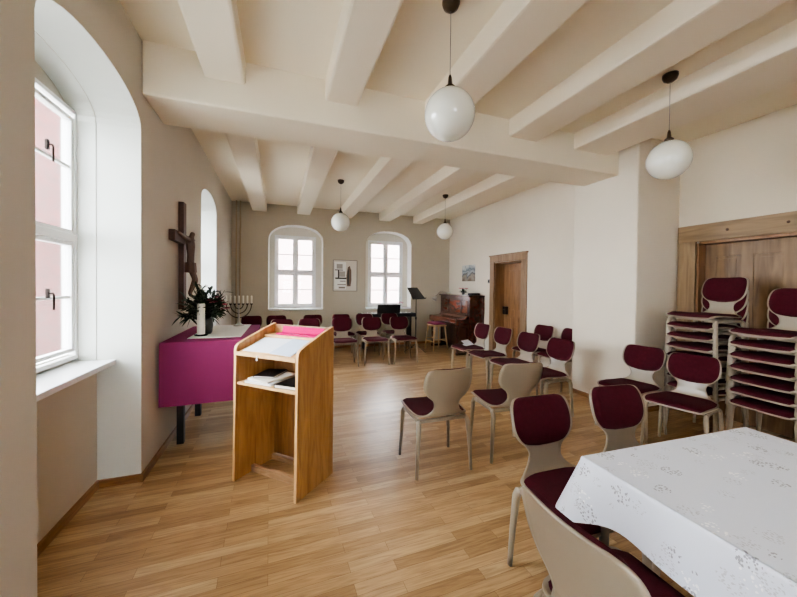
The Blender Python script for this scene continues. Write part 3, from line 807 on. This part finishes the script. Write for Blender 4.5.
# things on the shelf
def book(name, sx, sy, sz, cover, label, lx, ly, lz, rz, group):
    r = thing(name, label, 'book', group=group); r.matrix_world = Lm @ Matrix.Translation((lx, ly, lz)) @ Matrix.Rotation(rz, 4, 'Z')
    mb().box((-sx/2, -sy/2, 0), (sx/2, sy/2, .002)).box((-sx/2, -sy/2, sz-.002), (sx/2, sy/2, sz)).box((-sx/2, -sy/2, .002), (-sx/2+.003, sy/2, sz-.002)).build('cover', cover, r)
    mb().box((-sx/2+.0035, -sy/2+.003, .0022), (sx/2-.003, sy/2-.003, sz-.0022)).build('pages', M['paper2'], r)
gB = 'books on the lectern shelf'
book('booklet', .24, .30, .014, M['paper'], 'white booklet at the bottom of the pile on the lectern shelf', .20, .185, .7335, .06, gB)
book('booklet', .22, .28, .014, M['paper2'], 'cream booklet, middle of the pile on the lectern shelf', .205, .19, .7478, -.10, gB)
book('booklet', .16, .22, .012, M['black'], 'small black booklet on top of the pile on the lectern shelf', .16, .21, .7622, .3, gB)
book('hymn_book', .20, .26, .022, M['black'], 'black book lying at the right of the lectern shelf', .46, .17, .7335, .08, gB)
# little bell / clip hanging from the lip
ck = onl(mb().lathe([(0, -.03), (.007, -.028), (.006, -.015), (.002, -.004), (0, 0)], seg=12).box((-.004, .0, -.003), (.004, .012, .003)), 'desk_clip', M['paper'], .245, -.004, .944, label='small white clip hanging from the front lip of the lectern', cat='clip')

# ------------------------------------------------------------------ pendant lamps
def pendant(x, y, label):
    t = thing('pendant_lamp', label, 'lamp', (x, y, ZC), group='white globe pendant lamps')
    mb().lathe([(0, -.065), (.02, -.063), (.045, -.045), (.055, -.02), (.055, 0), (0, 0)], seg=24).build('canopy', M['bronze'], t)
    mb().tube([(0, 0, -.06), (0, 0, -.48)], .0022, seg=8).build('cord', M['greymetal'], t)
    mb().lathe([(.012, -.56), (.03, -.545), (.034, -.53), (.016, -.515), (.011, -.47), (.006, -.455), (0, -.455)], seg=20).build('stem', M['bronze'], t)
    R = .155; pr = [(0, -R)]+[(R*math.cos(a), R*math.sin(a)) for a in [-PI/2+PI*i/24 for i in range(1, 23)]]+[(.034, R*.985)]
    mb().lathe(pr, seg=40, c=(0, 0, -.70)).build('globe', M['opal'], t)
pendant(.99, 1.855, 'white globe lamp hanging near the top centre of the picture')
pendant(3.025, 1.855, 'white globe lamp at the upper right, nearest the pine double door')
pendant(.965, 5.6, 'white globe lamp hanging between the two far windows')
pendant(3.0, 5.75, 'white globe lamp hanging above the piano')

# ------------------------------------------------------------------ pictures
pt = thing('framed_print', 'framed print with grey window motif on the far wall between the windows', 'picture', (1.456, YE-.002, 1.69))
w, h = .285, .365
f = mb(); t_ = .012
f.box((-w, -.025, -h), (-w+t_, 0, h)).box((w-t_, -.025, -h), (w, 0, h)).box((-w+t_, -.025, -h), (w-t_, 0, -h+t_)).box((-w+t_, -.025, h-t_), (w-t_, 0, h)).build('frame', M['greymetal'], pt)
Mp = {k: mat('print_'+k, c, .7) for k, c in dict(mount=(214, 208, 196), light=(238, 238, 234), grey=(168, 164, 158), dark=(60, 56, 52), brown=(112, 92, 78), mid=(140, 134, 126)).items()}
q = mb(); q.box((-w+t_, -.008, -h+t_), (w-t_, -.002, h-t_), Mp['mount'])
def qd(x0, z0, x1, z1, k, l=1): q.box((x0, -.008-.0006*l, z0), (x1, -.008-.0006*(l-1)-.0001, z1), Mp[k])
qd(-.25, -.32, .02, .32, 'light'); qd(-.24, .12, -.05, .14, 'dark', 2); qd(-.17, -.06, -.14, .13, 'dark', 2); qd(-.23, -.08, .03, -.045, 'dark', 2); qd(-.14, -.03, .0, .1, 'grey', 2); qd(-.2, .16, -.06, .27, 'grey', 2)
qd(-.15, -.30, .0, -.26, 'mid', 2); qd(-.18, -.22, .02, -.2, 'mid', 2); qd(-.12, -.14, .01, -.12, 'mid', 2)
q.prism([(.045, -.25), (.13, -.25), (.15, -.1), (.145, .12), (.11, .23), (.06, .2), (.03, .0)], -.0095, -.0081, 'y', Mp['brown'])
q.prism([(.05, -.2), (.09, -.22), (.09, .15), (.06, .12)], -.0101, -.0096, 'y', Mp['dark'])
q.build('print_sheet', None, pt)
pl = thing('landscape_picture', 'small unframed landscape painting on the right wall above the piano', 'picture', (XR-.0005, 6.83, 1.78))
def landscape():
    m = bpy.data.materials.new('painted_landscape'); m.use_nodes = True; N = m.node_tree.nodes; L = m.node_tree.links; b = N['Principled BSDF']
    tcn = N.new('ShaderNodeTexCoord'); sp = N.new('ShaderNodeSeparateXYZ'); L.new(tcn.outputs['Object'], sp.inputs[0])
    n = N.new('ShaderNodeTexNoise'); n.inputs['Scale'].default_value = 7; n.inputs['Detail'].default_value = 3; L.new(tcn.outputs['Object'], n.inputs['Vector'])
    a = N.new('ShaderNodeMath'); a.operation = 'MULTIPLY_ADD'; L.new(n.outputs['Fac'], a.inputs[0]); a.inputs[1].default_value = .35; L.new(sp.outputs['Z'], a.inputs[2])
    mr = N.new('ShaderNodeMapRange'); mr.inputs['From Min'].default_value = -.02; mr.inputs['From Max'].default_value = .36; L.new(a.outputs[0], mr.inputs[0])
    r = N.new('ShaderNodeValToRGB'); e = r.color_ramp.elements; e[0].color = lin((112, 96, 78)); e[1].color = lin((196, 196, 190)); e[1].position = .95
    for p, c in ((.25, (150, 140, 124)), (.42, (88, 90, 92)), (.55, (168, 172, 172)), (.68, (104, 112, 122)), (.8, (150, 156, 160))):
        k_ = e.new(p); k_.color = lin(c)
    L.new(mr.outputs[0], r.inputs[0]); L.new(r.outputs[0], b.inputs['Base Color']); return m
mb().box((-.022, -.27, -.19), (0, .27, .19), bev=.002).build('canvas', landscape(), pl)

# ------------------------------------------------------------------ piano (front faces -x)
X0, X1, Y0, Y1, ZT = 3.79, 4.18, 6.14, 7.48, 1.275
pn = thing('upright_piano', 'dark mahogany upright piano against the right wall', 'piano', (X1, (Y0+Y1)/2, 0))
def P_(b, name, m, parent=None): o = b.build(name, m, parent or pn); o.location = (-X1, -(Y0+Y1)/2, 0) if parent is None else (0, 0, 0); return o
P_(mb().box((X0+.02, Y0, 0), (X1, Y0+.04, ZT-.03), bev=.003).box((X0+.02, Y1-.04, 0), (X1, Y1, ZT-.03), bev=.003).box((X1-.03, Y0+.04, .05), (X1, Y1-.04, ZT-.03)).box((X0+.05, Y0+.04, .03), (X1-.03, Y1-.04, .10)), 'case', M['mahog'])
P_(mb().box((X0-.02, Y0-.02, ZT-.03), (X1, Y1+.02, ZT), bev=.008), 'lid', M['mahog'])
up = P_(mb().box((X0+.04, Y0+.04, .80), (X0+.06, Y1-.04, ZT-.031)).box((X0+.025, Y0+.04, ZT-.10), (X0+.041, Y1-.04, ZT-.031), bev=.004).box((X0+.025, Y0+.04, .80), (X0+.041, Y1-.04, .86), bev=.004)
   .box((X0+.025, Y0+.04, .86), (X0+.041, Y0+.09, ZT-.10), bev=.004).box((X0+.025, Y1-.09, .86), (X0+.041, Y1-.04, ZT-.10), bev=.004).box((X0+.025, Y0+.34, .86), (X0+.041, Y0+.40, ZT-.10), bev=.004).box((X0+.025, Y1-.40, .86), (X0+.041, Y1-.34, ZT-.10), bev=.004), 'upper_panel', M['mahog'])
P_(mb().box((X0+.033, Y0+.41, .88), (X0+.039, Y1-.41, ZT-.12), bev=.002).box((X0+.033, Y0+.11, .88), (X0+.039, Y0+.33, ZT-.12), bev=.002).box((X0+.033, Y1-.33, .88), (X0+.039, Y1-.11, ZT-.12), bev=.002), 'inlaid_panels', M['mahog_l'])
P_(mb().box((X0+.04, Y0+.04, .12), (X0+.06, Y1-.04, .64)).box((X0+.03, Y0+.12, .2), (X0+.041, Y1-.12, .56), bev=.006), 'lower_panel', M['mahog'])
P_(mb().box((3.50, Y0+.002, .64), (X0+.06, Y1-.002, .69), bev=.006).box((3.50, Y0+.002, .69), (X0+.04, Y0+.06, .765), bev=.01).box((3.50, Y1-.06, .69), (X0+.04, Y1-.002, .765), bev=.01), 'key_bed', M['mahog'])
P_(slab(mb(), 0, 1, 0, 0, 1, 1, .1) if False else mb().prism([(3.505, .745), (3.53, .765), (3.74, .785), (3.79, .83), (3.80, .82), (3.75, .765), (3.54, .69), (3.505, .69)], Y0+.061, Y1-.061, 'y'), 'fallboard', M['mahog_l'])
for yy in (Y0+.07, Y1-.07):
    P_(mb().lathe([(0, 0), (.03, 0), (.034, .04), (.02, .07), (.026, .25), (.032, .45), (.022, .56), (.038, .6), (.038, .64), (0, .64)], seg=20, c=(3.56, yy, 0)), 'leg', M['mahog'])
    P_(mb().box((3.54, yy-.03, .0), (X0+.03, yy+.03, .05), bev=.006), 'foot_block', M['mahog'])
for yy in (6.74, 6.88):
    P_(mb().tube([(X0+.06, yy, .06), (X0-.03, yy, .055), (X0-.07, yy, .05)], [.012, .012, .018], seg=10), 'pedal', M['bronze'])
# objects on the piano
sl = thing('clip_lamp', 'silver desk lamp with bent arm at the far end of the piano', 'lamp', (3.85, 7.40, ZT))
mb().lathe([(0, 0), (.05, 0), (.05, .012), (.015, .02), (0, .02)], seg=20).build('lamp_base', M['silver'], sl)
mb().tube([(0, 0, .015), (-.01, .03, .06), (-.05, .07, .075), (-.15, .11, -.05)], .006, seg=8).build('lamp_arm', M['silver'], sl)
mb().lathe([(.065, -.07), (.06, -.04), (.035, .01), (.018, .03), (0, .032)], seg=24, T=Matrix.Translation((-.17, .12, -.09)) @ Matrix.Rotation(.6, 4, 'Y')).build('lamp_shade', M['silver'], sl)
bw = thing('white_bowl', 'small white bowl on the left end of the piano top', 'bowl', (3.86, 7.20, ZT))
mb().lathe([(0, 0), (.03, 0), (.055, .03), (.07, .055), (.066, .055), (.05, .032), (.027, .006), (0, .006)], seg=24).build('bowl_body', M['opal'], bw)
vf = thing('small_posy', 'small posy of pink blossoms on the piano top', 'flowers', (3.90, 6.55, ZT))
mb().lathe([(0, 0), (.03, 0), (.035, .03), (.025, .055), (0, .05)], seg=16).build('vase', M['vase'], vf)
b = mb()
for i in range(40):
    az = rnd.uniform(0, 2*PI); el = rnd.uniform(.1, 1.4); leaf_at(b, (0, 0, .05), (math.cos(az)*math.cos(el), math.sin(az)*math.cos(el), math.sin(el)), rnd.uniform(.08, .14), .014, .2)
tag(b.build('foliage', M['leaf'], vf), kind='stuff')
for i in range(5):
    az = i*1.26; c = Vector((.08*math.cos(az), .08*math.sin(az), .14)); b = mb()
    for j in range(7): leaf_at(b, c, (math.cos(j*.9), math.sin(j*.9), .5), .045, .016, .1, 4)
    b.build('blossom', M['flower2'], vf)
bb = thing('black_case', 'small dark case lying on the near end of the piano top', 'case', (4.0, 6.28, ZT))
mb().box((-.10, -.09, 0), (.10, .09, .045), bev=.012).build('case_body', M['blackmatte'], bb); mb().tube([(-.03, -.09, .02), (-.03, -.11, .025), (.03, -.11, .025), (.03, -.09, .02)], .005, seg=8).build('handle', M['iron'], bb)

# stool
sto = thing('piano_stool', 'pale wooden stool with plum cushion in front of the piano', 'stool', (3.45, 6.98, 0), .1)
mb().box((-.17, -.17, .545), (.17, .17, .575), bev=.008).build('seat', M['stoolwood'], sto)
for sx in (-1, 1):
    for sy in (-1, 1):
        mb().tube([(sx*.19, sy*.19, 0), (sx*.14, sy*.14, .546)], [.014, .019], seg=10).build('leg', M['stoolwood'], sto)
    mb().tube([(sx*.173, -.173, .2), (sx*.173, .173, .2)], .011, seg=8).build('rung', M['stoolwood'], sto)
    mb().tube([(-.168, sx*.168, .25), (.168, sx*.168, .25)], .011, seg=8).build('rung', M['stoolwood'], sto)
cu = mb()
def cush(a, b_):
    u = -1+2*a; v = -1+2*b_; e = max(0, (1-u**4))*max(0, (1-v**4)); return (u*.175, v*.175, .60+.045*e**.5)
def cush2(a, b_):
    u = 1-2*a; v = -1+2*b_; return (u*.175, v*.175, .60-.022*max(0, (1-u**6))*max(0, (1-v**6)))
cu.grid(cush, 14, 14).grid(cush2, 14, 14)
cuo = cu.build('stool_cushion', M['purple_cush'], weld=1e-4, loc=(3.45, 6.98, 0), rotz=.1); tag(cuo, 'plum-coloured cushion on the piano stool', 'cushion')

# music stand
ms = thing('music_stand', 'black music stand with tilted desk in front of the right far window', 'music stand', (2.885, 6.87, 0), .55)
for k in range(3):
    a = 2*PI*k/3+.5
    mb().tube([(0, 0, .16), (.12*math.cos(a), .12*math.sin(a), .10), (.27*math.cos(a), .27*math.sin(a), .008)], .008, seg=8).build('leg', M['black'], ms)
mb().tube([(0, 0, .08), (0, 0, .75)], .013, seg=12).tube([(0, 0, .74), (0, 0, 1.24)], .009, seg=12).build('pole', M['black'], ms)
mb().lathe([(.02, .72), (.02, .77), (.013, .78), (.013, .72)], seg=14).build('clamp', M['black'], ms)
T = Matrix.Translation((0, -.01, 1.27)) @ Matrix.Rotation(math.radians(52), 4, 'X')
mb().box((-.235, 0, -.004), (.235, .0, .0), T=T).prism([(-.235, -.12), (.235, -.12), (.19, .20), (-.19, .20)], -.003, .003, 'z', T=T @ Matrix.Rotation(0, 4, 'X')).box((-.235, -.125, 0), (.235, -.118, .045), T=T).build('desk', M['black'], ms)

# keyboard on its stand behind the back row
kb = thing('digital_piano', 'black electric keyboard with raised music rest below the right far window', 'keyboard', (2.40, 7.46, 0), PI)
mb().box((-.68, -.14, .735), (.68, .14, .82), bev=.008).build('keyboard_body', M['blackmatte'], kb)
kk = mb(); kk.box((-.60, -.135, .8205), (.60, -.02, .826)); kk.build('white_keys', M['paper2'], kk and kb)
k2 = mb()
for i in range(35):
    if i % 7 in (2, 6): continue
    x = -.60+(i+1)*1.2/35; k2.box((x-.006, -.10, .826), (x+.006, -.021, .834))
k2.build('black_keys', M['black'], kb)
T = Matrix.Translation((0, .09, .82)) @ Matrix.Rotation(math.radians(-14), 4, 'X')
mb().box((-.28, 0, 0), (.28, .012, .215), bev=.006, T=T).build('music_rest', M['blackmatte'], kb)
for sx in (-1, 1):
    mb().box((sx*.55-.02, -.12, .03), (sx*.55+.02, .12, .735), bev=.004).box((sx*.55-.025, -.2, 0), (sx*.55+.025, .2, .03), bev=.004).build('stand_leg', M['black'], kb)

# small pink flowers on the sill of the right far window
sf = thing('sill_flowers', 'pink cyclamen in a small pot on the right far window sill', 'flowers', (2.86, YE+.08, .93))
mb().lathe([(0, 0), (.03, 0), (.04, .05), (.036, .05), (.028, .03), (0, .03)], seg=16).build('pot', M['white'], sf)
b = mb()
for i in range(26):
    az = rnd.uniform(0, 2*PI); leaf_at(b, (0, 0, .045), (math.cos(az), math.sin(az), .5), rnd.uniform(.05, .08), .018, .4)
tag(b.build('foliage', M['leaf'], sf), kind='stuff')
for i in range(7):
    az = i*.9; c = Vector((.07*math.cos(az), .05*math.sin(az), .10+.02*(i % 2))); b = mb()
    for j in range(6): leaf_at(b, c, (math.cos(j*1.05), math.sin(j*1.05), .6), .035, .012, .1, 4)
    b.build('blossom', M['pinkfolder'], sf)

# leaflet on the seat of the chair nearest the piano
lfm = thing('folded_leaflet', 'white folded leaflet lying on the seat of the chair nearest the piano', 'leaflet', (2.99, 4.90, .476), .4)
mb().box((-.10, -.07, 0), (.10, .07, .004)).build('lower_sheet', M['paper'], lfm); mb().box((-.10, -.07, .0), (.10, .07, .003), T=Matrix.Translation((0, 0, .006)) @ Matrix.Rotation(.5, 4, 'X') @ Matrix.Translation((0, .0, .035))).build('upper_sheet', M['paper'], lfm)

# ------------------------------------------------------------------ outside
def facade(name, a, b, z0, z1, m, label, wins=(), wm=None):
    """vertical wall from a to b (2-d) with uv in metres"""
    a = Vector(a); b = Vector(b); L_ = (b-a).length; root = thing(name, label, 'building')
    nrm = Vector((-(b-a).y, (b-a).x)).normalized()*.4
    q = mb().prism([a, b, b+nrm, a+nrm], z0, z1, 'z').build('brick_wall', m, root)
    ul = q.data.uv_layers.new(name='UVMap')
    d = (b-a).normalized()
    for lp in q.data.loops:
        v = q.data.vertices[lp.vertex_index].co; ul.data[lp.index].uv = ((Vector((v.x, v.y))-a).dot(d), v.z)
    ang = math.atan2(d.y, d.x)
    for (s, z, w, h) in wins:
        T = Matrix.Translation((a.x+d.x*s, a.y+d.y*s, z)) @ Matrix.Rotation(ang, 4, 'Z')
        wf = mb().box((0, -.06, 0), (w, .02, .08), T=T).box((0, -.06, h-.08), (w, .02, h), T=T).box((0, -.06, .08), (.08, .02, h-.08), T=T).box((w-.08, -.06, .08), (w, .02, h-.08), T=T).box((w/2-.03, -.06, .08), (w/2+.03, .02, h-.08), T=T).build('window', M['plasterout'], root)
        mb().box((.08, -.03, .08), (w-.08, -.01, h-.08), T=T).build('window_pane', M['outglass'], wf)
    return root
facade('brick_building', (-6.2, 34), (-6.2, 11.0), -3, 6.3, M['brickr'], 'red brick building seen through the left window')
facade('brick_building', (9, 17), (-5.5, 17), -3, 4.3, M['brickp'], 'pale pink building seen through the far windows', wins=[(6.9, 2.5, 1.4, 1.5)])
struct(mb().box((-30, -30, -3.2), (30, 30, -3)).build('ground_outside', M['ground']))

# ------------------------------------------------------------------ light
w = bpy.data.worlds.new('sky'); C.world = w; w.use_nodes = True
nt = w.node_tree; bg = nt.nodes['Background']; bg.inputs['Color'].default_value = (.93, .96, 1.0, 1); bg.inputs['Strength'].default_value = 17.0

C.view_settings.view_transform = 'AgX'
C.view_settings.look = 'AgX - Medium High Contrast'
C.view_settings.exposure = 1.1
C.cycles.max_bounces = 14; C.cycles.diffuse_bounces = 8; C.cycles.transparent_max_bounces = 12
C.cycles.sample_clamp_indirect = 8
C.cycles.use_denoising = True

# ------------------------------------------------------------------ camera
f_, cy_, yaw, pitch, roll = 332.814, 291.189, math.radians(19.731), math.radians(-.812), math.radians(.596)
s_, c_, cp, sp = math.sin(yaw), math.cos(yaw), math.cos(pitch), math.sin(pitch)
F = Vector((s_*cp, c_*cp, sp)); U = Vector((-s_*sp, -c_*sp, cp)); R = Vector((c_, -s_, 0))
R3 = R*math.cos(roll)+U*math.sin(roll); U3 = U*math.cos(roll)-R*math.sin(roll)
cam = bpy.data.cameras.new('camera'); co = bpy.data.objects.new('camera', cam); COL.objects.link(co)
cam.sensor_fit = 'HORIZONTAL'; cam.sensor_width = 36; cam.lens = 36*f_/797; cam.shift_y = (cy_-298.5)/797; cam.clip_start = .05
mw = Matrix((R3, U3, -F)).transposed().to_4x4(); mw.translation = Vector((0, 0, 1.45)); co.matrix_world = mw
C.camera = co
